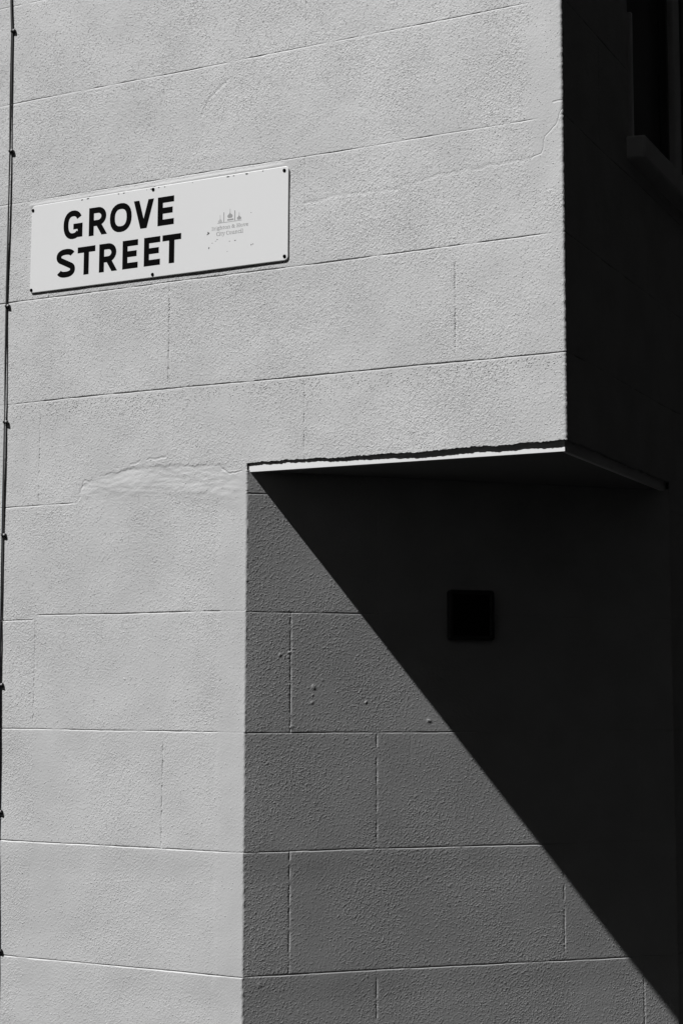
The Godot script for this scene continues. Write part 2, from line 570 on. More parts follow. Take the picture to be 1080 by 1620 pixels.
func relief_at(id: int, u: float, v: float) -> float:
	if id == 1:
		return 0.0007 * n_wave.get_noise_2d(u * 0.8 + 20.0, v * 0.8)
	var w := 0.0022 * n_wave.get_noise_2d(u * 0.7 + id * 60.0, v * 0.7) + 0.00035 * n_mid.get_noise_2d(u + id * 9.0, v)
	if id == 0:
		var p := in_patch(u, v)
		if p > 0.0:
			w += p * (-0.0014 * smoothstep(0.05, 0.0, patch_at(u, patch_top) - v) + 0.0004 + 0.0016 * n_mid.get_noise_2d(u * 0.6, v * 0.9 + 3.0) + 0.0004 * n_fine.get_noise_2d(u * 0.3, v * 0.9))
		if v < 2.24 and u > -1.08:
			w += 0.0006 * smoothstep(-1.066, -1.05, u + 0.01 * n_mid.get_noise_2d(v * 0.8, 14.0))
		var over := v - 3.1235 - 0.0015 * n_mid.get_noise_2d(u * 2.0, 5.0)
		if over > -0.02 and over < 0.02 and u > -1.775 and u < -0.815:
			w += 0.0022 * smoothstep(0.0, 0.004, over) * smoothstep(0.013, 0.006, over) * smoothstep(-1.775, -1.76, u) * smoothstep(-0.84, -0.87, u)
	return w


func steps_between(a: float, b: float, step: float, dense_a: bool, dense_b: bool) -> PackedFloat32Array:
	var out := PackedFloat32Array()
	var near: Array[float] = [0.0, 0.0010, 0.0022, 0.0040, 0.008]
	var lo := a
	var hi := b
	if b - a < 0.03:
		for i in 5:
			out.append(lerpf(a, b, i / 4.0))
		return out
	if dense_a:
		for e in near:
			out.append(a + e)
		lo = a + 0.008
	else:
		out.append(a)
	if dense_b:
		hi = b - 0.008
	var n := maxi(1, int(ceil((hi - lo) / step)))
	for i in range(1, n):
		out.append(lerpf(lo, hi, float(i) / n))
	if dense_b:
		for i in range(near.size() - 1, -1, -1):
			out.append(b - near[i])
	else:
		out.append(b)
	return out


# One piece of render between joints. cut_v: a bottom or top that is not a joint. arris: how far the surface turns round the wall's end, as an angle.
func block_mesh(fc: Dictionary, j: int, u0: float, u1: float, r: Rect2, step: float, arris0: float, arris1: float, uneven: float, torn: bool) -> ArrayMesh:
	var id: int = fc.id
	var us := steps_between(r.position.x, r.end.x, step, true, true)
	var ts := steps_between(0.0, 0.33, step, true, true)
	var rad := 0.009
	var reach0 := rad * tan(arris0 * 0.85)   # where the rounding starts; half the turn, less what overlaps
	var reach1 := rad * tan(arris1 * 0.85)
	var extra0 := 0
	if arris0 > 0.0:
		us = us.slice(0)
		var turned := PackedFloat32Array()
		for k in [7, 5, 3, 1]:
			turned.append(r.position.x - 0.001 * k)
		extra0 = 4
		turned.append_array(us)
		us = turned
	if arris1 > 0.0:
		for k in [1, 3, 5, 7]:
			us.append(r.end.x + 0.001 * k)
	var vd0 := upright_depth(id, j, u0)
	var vd1 := upright_depth(id, j, u1)
	var nu := us.size()
	var nv := ts.size()
	var skirt := 1 if torn else 0
	var pos := PackedVector3Array()
	pos.resize(nu * (nv + skirt))
	var uv := PackedVector2Array()
	uv.resize(pos.size())
	var uv2 := PackedVector2Array()
	uv2.resize(pos.size())
	var lo: Vector2 = LEFT_HIGH if id == 0 and j >= 7 else fc.lo
	var size: Vector2 = fc.size
	var o: Vector3 = fc.o
	var un: Vector3 = fc.u
	var nn: Vector3 = fc.n
	for i in nu:
		var u := us[i]
		var uc := clampf(u, r.position.x, r.end.x)
		var vb := joint_height(id, j, uc)
		var vt := joint_height(id, j + 1, uc)
		var b_joint := vb >= r.position.y - 0.02
		var t_joint := vt <= r.end.y + 0.02
		var b := vb if b_joint else r.position.y
		var t := vt if t_joint else r.end.y
		if torn:
			b += 0.0022 * n_fine.get_noise_2d(uc * 1.6, 1.0) + 0.0030 * n_mid.get_noise_2d(uc * 1.4, 2.0) + 0.002 * n_wave.get_noise_2d(uc * 2.0, 8.0)
			b += 0.004 * smoothstep(-0.35, 0.0, uc) if id == 0 else 0.004
		var db := joint_depth(id, j, uc) if b_joint else 0.0
		var dt := joint_depth(id, j + 1, uc) if t_joint else 0.0
		var lt := lip(id, j + 1, uc) if t_joint else 0.0
		var d_left := uc - u0
		var d_right := u1 - uc
		var edge_fade := 1.0
		if arris0 > 0.0:
			edge_fade = smoothstep(0.0, 0.05, uc - r.position.x)
		if arris1 > 0.0:
			edge_fade *= smoothstep(0.0, 0.05, r.end.x - uc)
		for k in nv:
			var v := lerpf(b, t, ts[k] / 0.33)
			var w := (relief_at(id, uc, v) + uneven) * edge_fade
			w -= db * (1.0 - smoothstep(0.0, 0.0024, v - b))
			w -= dt * (1.0 - smoothstep(0.0, 0.0024, t - v))
			w += lt * (1.0 - smoothstep(0.004, 0.09, t - v))
			var dash := vd0 * clampf(0.6 + 1.5 * n_mid.get_noise_2d(v * 3.0, u0 * 7.0 + 3.0), 0.0, 1.0)
			if d_left < 0.004 and arris0 <= 0.0:
				w -= dash * (1.0 - smoothstep(0.0, 0.0034, d_left))
			if id == 1 and arris0 <= 0.0 and d_left < 0.12:
				w += 0.3 * vd0 * (1.0 - smoothstep(0.002, 0.12, d_left))
			if d_right < 0.004 and arris1 <= 0.0:
				dash = vd1 * clampf(0.6 + 1.5 * n_mid.get_noise_2d(v * 3.0, u1 * 7.0 + 3.0), 0.0, 1.0)
				w -= dash * (1.0 - smoothstep(0.0, 0.0034, d_right))
			var uu := u
			var turn := 0.0
			if arris1 > 0.0 and u > r.end.x - reach1:
				turn = clampf((u - r.end.x + reach1) / (reach1 + 0.007), 0.0, 1.0) * arris1
				uu = r.end.x - reach1 + rad * sin(turn)
			elif arris0 > 0.0 and u < r.position.x + reach0:
				turn = -clampf((r.position.x + reach0 - u) / (reach0 + 0.007), 0.0, 1.0) * arris0
				uu = r.position.x + reach0 + rad * sin(turn)
			if turn != 0.0:
				var rough := 0.0006 * n_fine.get_noise_2d(v * 1.9, 3.0) + 0.0005 * n_fine.get_noise_2d(v * 0.6, 20.0)
				w += rad * (cos(turn) - 1.0) + rough * cos(turn)
				uu += rough * sin(turn) * 1.3
			pos[i * nv + k] = o + un * uu + Vector3.UP * v + nn * w
			uv[i * nv + k] = Vector2((u - lo.x) / size.x, 1.0 - (v - lo.y) / size.y)
			uv2[i * nv + k] = Vector2(u * 0.45 + id * 0.37, -v * 0.45)
	var nrm := PackedVector3Array()
	nrm.resize(pos.size())
	for i in nu:
		for k in nv:
			var du := pos[mini(i + 1, nu - 1) * nv + k] - pos[maxi(i - 1, 0) * nv + k]
			var dv := pos[i * nv + mini(k + 1, nv - 1)] - pos[i * nv + maxi(k - 1, 0)]
			nrm[i * nv + k] = du.cross(dv).normalized()
	var index := PackedInt32Array()
	for i in nu - 1:
		for k in nv - 1:
			var a := i * nv + k
			var c := a + nv
			index.append_array([a, a + 1, c + 1, a, c + 1, c])
	if torn:
		var at := nu * nv
		for i in nu:
			pos[at + i] = pos[i * nv] - nn * 0.014
			uv[at + i] = uv[i * nv]
			uv2[at + i] = uv2[i * nv]
			nrm[at + i] = Vector3.DOWN
			if i > 0:
				index.append_array([at + i - 1, (i - 1) * nv, i * nv, at + i - 1, i * nv, at + i])
	var arrays := []
	arrays.resize(Mesh.ARRAY_MAX)
	arrays[Mesh.ARRAY_VERTEX] = pos
	arrays[Mesh.ARRAY_NORMAL] = nrm
	arrays[Mesh.ARRAY_TEX_UV] = uv
	arrays[Mesh.ARRAY_TEX_UV2] = uv2
	arrays[Mesh.ARRAY_INDEX] = index
	var m := ArrayMesh.new()
	m.add_surface_from_arrays(Mesh.PRIMITIVE_TRIANGLES, arrays)
	return m


func lay(parent: Node3D, fc: Dictionary, m: Material, u_min: float, u_max: float, j0: int, j1: int, first: Array, pitch: float, view: Rect2, a0: float, a1: float, hole := Rect2()) -> void:
	var rng := RandomNumberGenerator.new()
	rng.seed = 100 + int(fc.id)
	for j in range(j0, j1):
		var lo_v := LEVELS[j]
		var hi_v := LEVELS[j + 1]
		var end := u_max
		var ar1 := a1
		var bottom := -9.0
		var torn := false
		var start := u_min
		var ar0 := a0
		if fc.id == 0 and hi_v < DROP:            # below the overhang the left wall stops at the cut
			end = -CUT
			ar1 = deg_to_rad(26.5)
		if fc.id == 2 and hi_v < DROP:
			start = CUT
			ar0 = deg_to_rad(26.5)
		var offset: float = first[j % 2]
		var edge := offset - ceilf((offset - start) / pitch) * pitch
		while edge < end - 0.0001:
			var b0 := maxf(edge, start)
			var b1 := minf(edge + pitch, end)
			edge += pitch
			if b1 - b0 < 0.001:
				continue
			var uneven := rng.randf_range(-0.00004, 0.00004)
			var rects: Array = []       # [rect, torn]
			var whole := Rect2(b0, lo_v, b1 - b0, hi_v - lo_v)
			if lo_v < DROP and hi_v > DROP and fc.id != 1:     # the course that carries the torn edge over the cut
				var lim := -CUT if fc.id == 0 else CUT
				if fc.id == 0:
					if b0 < lim:
						rects.append([Rect2(b0, lo_v, minf(b1, lim) - b0, DROP - lo_v), false])
						rects.append([Rect2(b0, DROP, minf(b1, lim) - b0, hi_v - DROP), false])
					if b1 > lim:
						rects.append([Rect2(maxf(b0, lim), DROP, b1 - maxf(b0, lim), hi_v - DROP), true])
				else:
					if b1 > lim:
						rects.append([Rect2(maxf(b0, lim), lo_v, b1 - maxf(b0, lim), DROP - lo_v), false])
						rects.append([Rect2(maxf(b0, lim), DROP, b1 - maxf(b0, lim), hi_v - DROP), false])
					if b0 < lim:
						rects.append([Rect2(b0, DROP, minf(b1, lim) - b0, hi_v - DROP), true])
			elif hole.has_area() and whole.intersects(hole):
				if b0 < hole.position.x:
					rects.append([Rect2(b0, lo_v, hole.position.x - b0, hi_v - lo_v), false])
				if b1 > hole.end.x:
					rects.append([Rect2(hole.end.x, lo_v, b1 - hole.end.x, hi_v - lo_v), false])
				var c0 := maxf(b0, hole.position.x)
				var c1 := minf(b1, hole.end.x)
				if lo_v < hole.position.y - 0.03:
					rects.append([Rect2(c0, lo_v, c1 - c0, hole.position.y - lo_v), false])
				if hi_v > hole.end.y + 0.03:
					rects.append([Rect2(c0, hole.end.y, c1 - c0, hi_v - hole.end.y), false])
			else:
				rects.append([whole, false])
			for q in rects:
				var rc: Rect2 = q[0]
				var fine := rc.intersects(view)
				var step := 0.005 if fine else 0.06
				var at_end := absf(rc.end.x - end) < 0.001
				var at_start := absf(rc.position.x - start) < 0.001
				var e1 := ar1 if at_end else 0.0
				var e0 := ar0 if at_start and ar0 > 0.0 else 0.0
				if lo_v < DROP and hi_v > DROP and rc.end.y < hi_v - 0.01:     # under the overhang the wall turns into the cut face
					if fc.id == 0 and absf(rc.end.x + CUT) < 0.001:
						e1 = deg_to_rad(26.5)
					if fc.id == 2 and absf(rc.position.x - CUT) < 0.001:
						e0 = deg_to_rad(26.5)
				part("render_block", block_mesh(fc, j, b0, b1, rc, step, e0, e1, uneven, q[1]), mats.left_high if fc.id == 0 and j >= 7 else m, parent)


func prism(outline: Array, y0: float, y1: float) -> ArrayMesh:   # outline in x, z
	var st := SurfaceTool.new()
	st.begin(Mesh.PRIMITIVE_TRIANGLES)
	st.set_smooth_group(-1)
	var pts: Array = outline.duplicate()
	var area := 0.0
	for i in pts.size():
		var p: Vector2 = pts[i]
		var q: Vector2 = pts[(i + 1) % pts.size()]
		area += p.x * q.y - q.x * p.y
	if area > 0:
		pts.reverse()
	# seen from above (y), x right and z down: reversed order gives outward faces
	for i in pts.size():
		var p: Vector2 = pts[i]
		var q: Vector2 = pts[(i + 1) % pts.size()]
		for v in [Vector3(p.x, y0, p.y), Vector3(q.x, y0, q.y), Vector3(q.x, y1, q.y), Vector3(p.x, y0, p.y), Vector3(q.x, y1, q.y), Vector3(p.x, y1, p.y)]:
			st.add_vertex(v)
	var poly := PackedVector2Array()
	for p in pts:
		poly.append(p)
	var idx := Geometry2D.triangulate_polygon(poly)
	for i in range(0, idx.size(), 3):
		var a := poly[idx[i]]
		var b := poly[idx[i + 1]]
		var c := poly[idx[i + 2]]
		for v in [Vector3(a.x, y1, a.y), Vector3(b.x, y1, b.y), Vector3(c.x, y1, c.y), Vector3(a.x, y0, a.y), Vector3(c.x, y0, c.y), Vector3(b.x, y0, b.y)]:
			st.add_vertex(v)
	st.generate_normals()
	return st.commit()


func make_building() -> void:
	building = Node3D.new()
	building.name = "corner_building"
	add_child(building)
	describe(building, "pale rendered corner building with scored blocks and a cut-back street corner", "building")
	var back := 0.013
	var far := 5.0
	# masonry behind the coat of render: upper storey with the window opening, and ground floor with the cut corner
	var low := prism([Vector2(-far, -back), Vector2(-CUT - back * 0.41, -back), Vector2(-back, -CUT - back * 0.41), Vector2(-back, -far), Vector2(-far, -far)], 0.0, 2.275)
	var left := Node3D.new()
	left.name = "left_wall"
	building.add_child(left)
	var cut := Node3D.new()
	cut.name = "cut_corner"
	building.add_child(cut)
	var right := Node3D.new()
	right.name = "right_wall"
	building.add_child(right)
	part("masonry", low, mats.core, building)
	var h := Rect2(0.6, 3.262, 1.25, 1.15)
	part("masonry", prism([Vector2(-far, -back), Vector2(-back, -back), Vector2(-back, -far), Vector2(-far, -far)], 2.276, h.position.y), mats.core, building)
	part("masonry", prism([Vector2(-far, -back), Vector2(-back, -back), Vector2(-back, -h.position.x), Vector2(-3.2, -h.position.x), Vector2(-3.2, -h.end.x), Vector2(-back, -h.end.x), Vector2(-back, -far), Vector2(-far, -far)], h.position.y + 0.0002, h.end.y), mats.core, building)
	part("masonry", prism([Vector2(-far, -back), Vector2(-back, -back), Vector2(-back, -far), Vector2(-far, -far)], h.end.y + 0.0002, TOP), mats.core, building)
	part("string_course", prism([Vector2(-far - 0.05, 0.05), Vector2(0.05, 0.05), Vector2(0.05, -far - 0.05), Vector2(-far - 0.05, -far - 0.05)], TOP + 0.001, TOP + 0.12), mats.stone, building)
	part("added_storey", prism([Vector2(-far, -0.02), Vector2(-0.02, -0.02), Vector2(-0.02, -far), Vector2(-far, -far)], TOP + 0.121, 10.2), mats.core, building)  # unseen storey added so that the building shades the side street
	part("added_wing", prism([Vector2(-far, -far - 0.06), Vector2(-0.02, -far - 0.06), Vector2(-0.02, -16), Vector2(-far, -16)], 0.0, 10.1), mats.core, building)  # unseen wing added to carry that shade further along the side street
	part("roof", prism([Vector2(-far - 0.2, 0.2), Vector2(0.2, 0.2), Vector2(0.2, -16.2), Vector2(-far - 0.2, -16.2)], 10.201, 10.4), mats.stone, building)
	lay(left, face("left"), mats.left_low, -far, 0.0, 0, LEVELS.size() - 1, [-0.3160, -0.7830], 0.926, Rect2(-1.98, 0.55, 1.98, 3.4), 0.0, deg_to_rad(52.9))
	lay(cut, face("cut"), mats.cut, 0.0, CUT_W, 0, 6, [0.397, 0.135], 0.8555, Rect2(0, 0.5, 1.4, 1.8), deg_to_rad(26.5), deg_to_rad(26.5))
	# the course under the board
	var fc := face("cut")
	for e in [[0.0, 0.397], [0.397, 1.2525], [1.2525, CUT_W]]:
		part("render_block", block_mesh(fc, 6, e[0], e[1], Rect2(e[0], LEVELS[6], e[1] - e[0], LEVELS[7] - LEVELS[6]), 0.005, deg_to_rad(26.5) if e[0] == 0.0 else 0.0, deg_to_rad(26.5) if e[1] == CUT_W else 0.0, 0.0, false), mats.cut, cut)
	for e in [[0.0, 0.135], [0.135, 0.9905], [0.9905, CUT_W]]:
		part("render_block", block_mesh(fc, 7, e[0], e[1], Rect2(e[0], LEVELS[7], e[1] - e[0], SOFFIT + 0.005 - LEVELS[7]), 0.005, deg_to_rad(26.5) if e[0] == 0.0 else 0.0, deg_to_rad(26.5) if e[1] == CUT_W else 0.0, 0.0, false), mats.cut, cut)
	lay(right, face("right"), mats.right, 0.0, far, 0, LEVELS.size() - 1, [0.31, 0.775], 0.9315, Rect2(0, 0.5, 1.4, 3.6), deg_to_rad(52.9), 0.0, h)
	sand(left, "left", mats.grain, Rect2(-1.97, 0.56, 1.96, 3.4), 190000, 0.00075, grain_left)
	sand(cut, "cut", mats.grain, Rect2(0.0, 0.52, CUT_W, 1.7), 52000, 0.00034, grain_cut)
	lumps(cut, "cut", [[0.103, 1.709, 0.0048], [0.131, 1.716, 0.0040], [0.126, 1.702, 0.0030], [0.150, 1.706, 0.0022], [0.204, 1.617, 0.0062], [0.201, 1.594, 0.0026], [0.199, 1.572, 0.0046], [0.364, 1.574, 0.0042], [0.049, 0.788, 0.0050], [0.137, 1.503, 0.0046], [0.560, 1.52, 0.0050], [0.30, 1.10, 0.0030], [0.71, 0.98, 0.0032], [0.24, 1.33, 0.0026], [0.80, 0.74, 0.0028]])
	lumps(left, "left", [[-1.735, 1.785, 0.0040], [-1.79, 1.775, 0.0030], [-1.775, 1.74, 0.0028], [-1.80, 1.73, 0.0036], [-1.715, 1.665, 0.0044], [-1.725, 1.60, 0.0036], [-1.77, 1.565, 0.0034], [-1.79, 1.69, 0.0026], [-1.38, 1.64, 0.0034], [-1.365, 1.625, 0.0030], [-1.37, 1.66, 0.0026], [-1.69, 2.832, 0.0040], [-1.60, 2.46, 0.0030], [-1.24, 1.150, 0.0040]])
	# board closing the overhang from below, its edge set back behind the render
	var s := 0.0115
	var t := 0.012
	var bd := part("edge_strip", prism([Vector2(-CUT + 0.004, -0.0065), Vector2(-s, -s), Vector2(-s, -s - t), Vector2(-CUT + 0.004, -s - t)], SOFFIT, 2.2735), mats.board, building)
	bd.set_meta("label", "white strip along the foot of the overhanging wall")
	part("edge_strip", prism([Vector2(-s, -s - t - 0.0005), Vector2(-s, -CUT - 0.006), Vector2(-s - t, -CUT - 0.006), Vector2(-s - t, -s - t - 0.0005)], SOFFIT, 2.2735), mats.board, building)
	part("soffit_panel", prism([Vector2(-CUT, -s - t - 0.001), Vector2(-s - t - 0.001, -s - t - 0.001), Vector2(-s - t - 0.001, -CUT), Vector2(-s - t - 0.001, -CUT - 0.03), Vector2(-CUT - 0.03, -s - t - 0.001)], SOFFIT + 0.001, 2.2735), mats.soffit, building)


# Sand that stands proud of the render, each grain a faceted bead with its own small shadow.
func sand(parent: Node3D, called_face: String, m: Material, area: Rect2, count: int, tall: float, grain: Callable) -> void:
	var fc := face(called_face)
	var id: int = fc.id
	var st := SurfaceTool.new()
	st.begin(Mesh.PRIMITIVE_TRIANGLES)
	st.set_smooth_group(-1)
	var rim: Array = []
	var crown: Array = []
	for k in 6:
		var a := -TAU * k / 6.0
		rim.append(Vector3(cos(a), sin(a) * (0.8 if k % 2 else 1.0), -0.25))
		crown.append(Vector3(cos(a + 0.3) * 0.55, sin(a + 0.3) * 0.5, 1.0 if k % 3 else 0.8))
	loft(st, [rim, crown])
	st.generate_normals()
	var rng := RandomNumberGenerator.new()
	rng.seed = 900 + id
	var places: Array[Transform3D] = []
	for i in count:
		var u := rng.randf_range(area.position.x, area.end.x)
		var v := rng.randf_range(area.position.y, area.end.y)
		var pick := rng.randf()
		var size := 0.0010 + 0.0018 * rng.randf() * rng.randf()
		var high := tall * rng.randf_range(0.5, 1.2)
		var spin := rng.randf() * TAU
		if id == 0 and v < DROP + 0.008 and u > -CUT - 0.008:
			continue
		var g: float = grain.call(u, v)
		if pick > g * g * 0.55:
			continue
		var clear := true
		for l in LEVELS:
			if absf(l - v) < 0.006:
				clear = false
		if not clear:
			continue
		var from_edge := minf(-u if v > DROP else -CUT - u, 1.0) if id == 0 else minf(u, CUT_W - u)
		if from_edge < 0.012:
			continue
		var w := relief_at(id, u, v) * smoothstep(0.0, 0.05, from_edge)
		if id == 0 and u > -1.765 and u < -0.828 and v > 2.84 and v < 3.128:
			continue
		var b := Basis(fc.u, Vector3.UP, fc.n) * Basis(Vector3.BACK, spin) * Basis.from_scale(Vector3(size * rng.randf_range(1.0, 1.7), size, high))
		places.append(Transform3D(b, fc.o + fc.u * u + Vector3.UP * v + fc.n * w))
	var mm := MultiMesh.new()
	mm.transform_format = MultiMesh.TRANSFORM_3D
	mm.mesh = st.commit()
	mm.instance_count = places.size()
	for i in places.size():
		mm.set_instance_transform(i, places[i])
	var o := MultiMeshInstance3D.new()
	o.name = "sand_grains"
	o.multimesh = mm
	o.material_override = m
	o.set_meta("kind", "stuff")
	parent.add_child(o, true)


func lumps(parent: Node3D, called_face: String, spots: Array) -> void:   # set drips of paint and blobs of mortar
	var fc := face(called_face)
	var ball := SphereMesh.new()
	ball.radius = 1.0
	ball.height = 2.0
	ball.radial_segments = 12
	ball.rings = 6
	for i in spots.size():
		var p: Array = spots[i]
		var w := relief_at(fc.id, p[0], p[1])
		var r: float = p[2]
		var b := Basis(fc.u, Vector3.UP, fc.n) * Basis(Vector3.BACK, i * 1.7) * Basis.from_scale(Vector3(r * 0.8, r * (1.0 + 0.4 * (i % 3)), r * (0.17 if fc.id == 1 else 0.35)))
		part("paint_drip", ball, mats.grain, parent, Transform3D(b, fc.o + fc.u * float(p[0]) + Vector3.UP * float(p[1]) + fc.n * w))


# ================================================================ window in the right wall
func make_window() -> void:
	var w := Node3D.new()
	w.name = "window"
	building.add_child(w)
	var z0 := -0.60
	var z1 := -1.85
	var y0 := 3.262
	var y1 := 4.412
	var r := -0.10
	# sill: a painted stone bar that stands out from the wall, its near end chipped
	var sill := soft_box(Vector3(0.20, 0.070, 1.32), 0.006)
	part("sill", sill, mats.white_stone, w, Transform3D(Basis(Vector3.BACK, deg_to_rad(-4.0)), Vector3(-0.042, 3.232, -0.573 - 0.66)))
	var trim := soft_box(Vector3(0.016, 0.40, 0.014), 0.003)
	part("edge_bead", trim, mats.timber, w, Transform3D(Basis(), Vector3(-0.004, 3.475, -0.640)))
	# reveals
	part("reveal", soft_box(Vector3(0.13, y1 - y0, 0.012), 0.002), mats.stone, w, Transform3D(Basis(), Vector3(-0.078, (y0 + y1) / 2, z1 + 0.007)))
	part("reveal", soft_box(Vector3(0.13, y1 - y0, 0.012), 0.002), mats.stone, w, Transform3D(Basis(), Vector3(-0.078, (y0 + y1) / 2, z0 - 0.007)))
	part("lintel", soft_box(Vector3(0.13, 0.012, z0 - z1 - 0.03), 0.002), mats.stone, w, Transform3D(Basis(), Vector3(-0.078, y1 - 0.007, (z0 + z1) / 2)))
	# frame
	var fr := Node3D.new()
	fr.name = "frame"
	w.add_child(fr)
	for z in [z0 - 0.035, -1.53, z1 + 0.035]:
		part("stile", soft_box(Vector3(0.05, y1 - y0 - 0.03, 0.07 if z != -1.53 else 0.08), 0.006), mats.timber, fr, Transform3D(Basis(), Vector3(r - 0.02, (y0 + y1) / 2, z)))
	for y in [y0 + 0.045, y1 - 0.045]:
		part("rail", soft_box(Vector3(0.046, 0.07, z0 - z1 - 0.03), 0.006), mats.timber, fr, Transform3D(Basis(), Vector3(r - 0.02, y, (z0 + z1) / 2)))
	part("glazing_bar", soft_box(Vector3(0.03, y1 - y0 - 0.1, 0.022), 0.004), mats.cable_grey, fr, Transform3D(Basis(), Vector3(r - 0.012, (y0 + y1) / 2, -1.405)))
	for z in [[z0 - 0.07, -1.49], [-1.57, z1 + 0.07]]:
		part("pane", soft_box(Vector3(0.005, y1 - y0 - 0.12, z[0] - z[1]), 0.001), mats.glass, w, Transform3D(Basis(), Vector3(r - 0.03, (y0 + y1) / 2, (z[0] + z[1]) / 2)))


# ================================================================ street nameplate
func strip(st: SurfaceTool, pts: Array, width: float, depth: float) -> void:   # an even stroke along a line
	var side: Array = []
	for i in pts.size():
		var p: Vector2 = pts[i]
		var a: Vector2 = pts[maxi(i - 1, 0)]
		var b: Vector2 = pts[mini(i + 1, pts.size() - 1)]
		if pts[0].is_equal_approx(pts[-1]) and (i == 0 or i == pts.size() - 1):
			a = pts[-2]
			b = pts[1]
		var t := (b - a).normalized()
		var n := Vector2(-t.y, t.x) * width * 0.5
		side.append([p + n, p - n])
	for i in pts.size() - 1:
		var q: Array = [side[i][0], side[i + 1][0], side[i + 1][1], side[i][1]]
		for k in [0, 1, 2, 0, 2, 3]:
			st.add_vertex(Vector3(q[k].x, q[k].y, depth))
		for e in [[q[1], q[0]], [q[3], q[2]]]:
			for v in [Vector3(e[0].x, e[0].y, 0), Vector3(e[0].x, e[0].y, depth), Vector3(e[1].x, e[1].y, depth), Vector3(e[0].x, e[0].y, 0), Vector3(e[1].x, e[1].y, depth), Vector3(e[1].x, e[1].y, 0)]:
				st.add_vertex(v)


func slant(st: SurfaceTool, top: Vector2, foot: Vector2, width: float, depth: float) -> void:   # a leaning stroke cut off level at both ends
	var q: Array = [Vector2(top.x - width * 0.5, top.y), Vector2(top.x + width * 0.5, top.y), Vector2(foot.x + width * 0.5, foot.y), Vector2(foot.x - width * 0.5, foot.y)]
	for k in [0, 1, 2, 0, 2, 3]:
		st.add_vertex(Vector3(q[k].x, q[k].y, depth))
	for k in 4:
		var a: Vector2 = q[k]
		var b: Vector2 = q[(k + 1) % 4]
		for v in [Vector3(a.x, a.y, 0), Vector3(b.x, b.y, depth), Vector3(a.x, a.y, depth), Vector3(a.x, a.y, 0), Vector3(b.x, b.y, 0), Vector3(b.x, b.y, depth)]:
			st.add_vertex(v)


func oval(cx: float, cy: float, rx: float, ry: float, from: float, to: float, power := 0.86) -> Array:
	var out: Array = []
	for i in 25:
		var a := deg_to_rad(lerpf(from, to, i / 24.0))
		out.append(Vector2(cx + rx * signf(cos(a)) * pow(absf(cos(a)), power), cy + ry * signf(sin(a)) * pow(absf(sin(a)), power)))
	return out


func painted_letter(parent: Node3D, ch: String, x0: float, x1: float, y0: float) -> void:
	var w := x1 - x0
	var h := 0.0885
	var s := 0.0184
	var k := s * 0.5
	var d := 0.0004
	var st := SurfaceTool.new()
	st.begin(Mesh.PRIMITIVE_TRIANGLES)
	st.set_smooth_group(-1)
	match ch:
		"E":
			strip(st, [Vector2(k, 0), Vector2(k, h)], s, d)
			for b in [[h - k, w], [h * 0.515, w * 0.92], [k, w]]:
				strip(st, [Vector2(s, b[0]), Vector2(b[1], b[0])], s, d)
		"T":
			strip(st, [Vector2(0, h - k), Vector2(w, h - k)], s, d)
			strip(st, [Vector2(w * 0.5, 0), Vector2(w * 0.5, h - s)], s * 1.04, d)
		"V":
			slant(st, Vector2(s * 0.55, h), Vector2(w * 0.5 - s * 0.08, 0), s * 1.08, d)
			slant(st, Vector2(w - s * 0.55, h), Vector2(w * 0.5 + s * 0.08, 0), s * 1.08, d + 0.00006)
		"O":
			strip(st, oval(w * 0.5, h * 0.5, w * 0.5 - k, h * 0.5 - k + 0.0012, 0, 360), s, d)
		"G":
			strip(st, oval(w * 0.5, h * 0.5, w * 0.5 - k, h * 0.5 - k + 0.0012, 32, 318), s, d)
			strip(st, [Vector2(w * 0.52, h * 0.43), Vector2(w, h * 0.43)], s * 0.95, d + 0.00006)
			strip(st, [Vector2(w - k, 0.003), Vector2(w - k, h * 0.43)], s, d + 0.00003)
		"R":
			strip(st, [Vector2(k, 0), Vector2(k, h)], s, d)
			var bowl: Array = [Vector2(s, h - k), Vector2(w * 0.5, h - k)]
			var r := (h - k - h * 0.44) * 0.5
			for i in range(1, 12):
				var a := deg_to_rad(90.0 - i * 15.0)
				bowl.append(Vector2(w * 0.5 + (w * 0.46 - k) * cos(a), h * 0.44 + r + r * sin(a)))
			bowl.append(Vector2(w * 0.5, h * 0.44))
			bowl.append(Vector2(s, h * 0.44))
			strip(st, bowl, s, d)
			slant(st, Vector2(w * 0.50, h * 0.44), Vector2(w - s * 0.50, 0), s * 1.12, d + 0.00006)
		"S":
			var q := h * 0.25
			var line: Array = oval(w * 0.5, h * 0.735, w * 0.5 - k, h * 0.265 - k + 0.001, 22, 232)
			line.append_array(oval(w * 0.5, h * 0.265, w * 0.5 - k, h * 0.265 - k + 0.001, 52, -158))
			strip(st, line, s, d)
	st.generate_normals()
	part("letter", st.commit(), mats.black, parent, Transform3D(Basis(), Vector3(x0, y0, 0)))


func letter(parent: Node3D, ch: String, x0: float, x1: float, y0: float, y1: float, font: Font, m: Material, called: String, depth := 0.0006) -> void:
	var t := TextMesh.new()
	t.text = ch
	t.font = font
	t.font_size = 64
	t.pixel_size = 0.002
	t.curve_step = 0.4
	t.depth = 0.02
	var box := t.get_aabb()
	var s := Vector3((x1 - x0) / box.size.x, (y1 - y0) / box.size.y, depth / box.size.z)
	var o := part(called, t, m, parent)
	o.scale = s
	o.position = Vector3(x0 - box.position.x * s.x, y0 - box.position.y * s.y, -box.position.z * s.z)


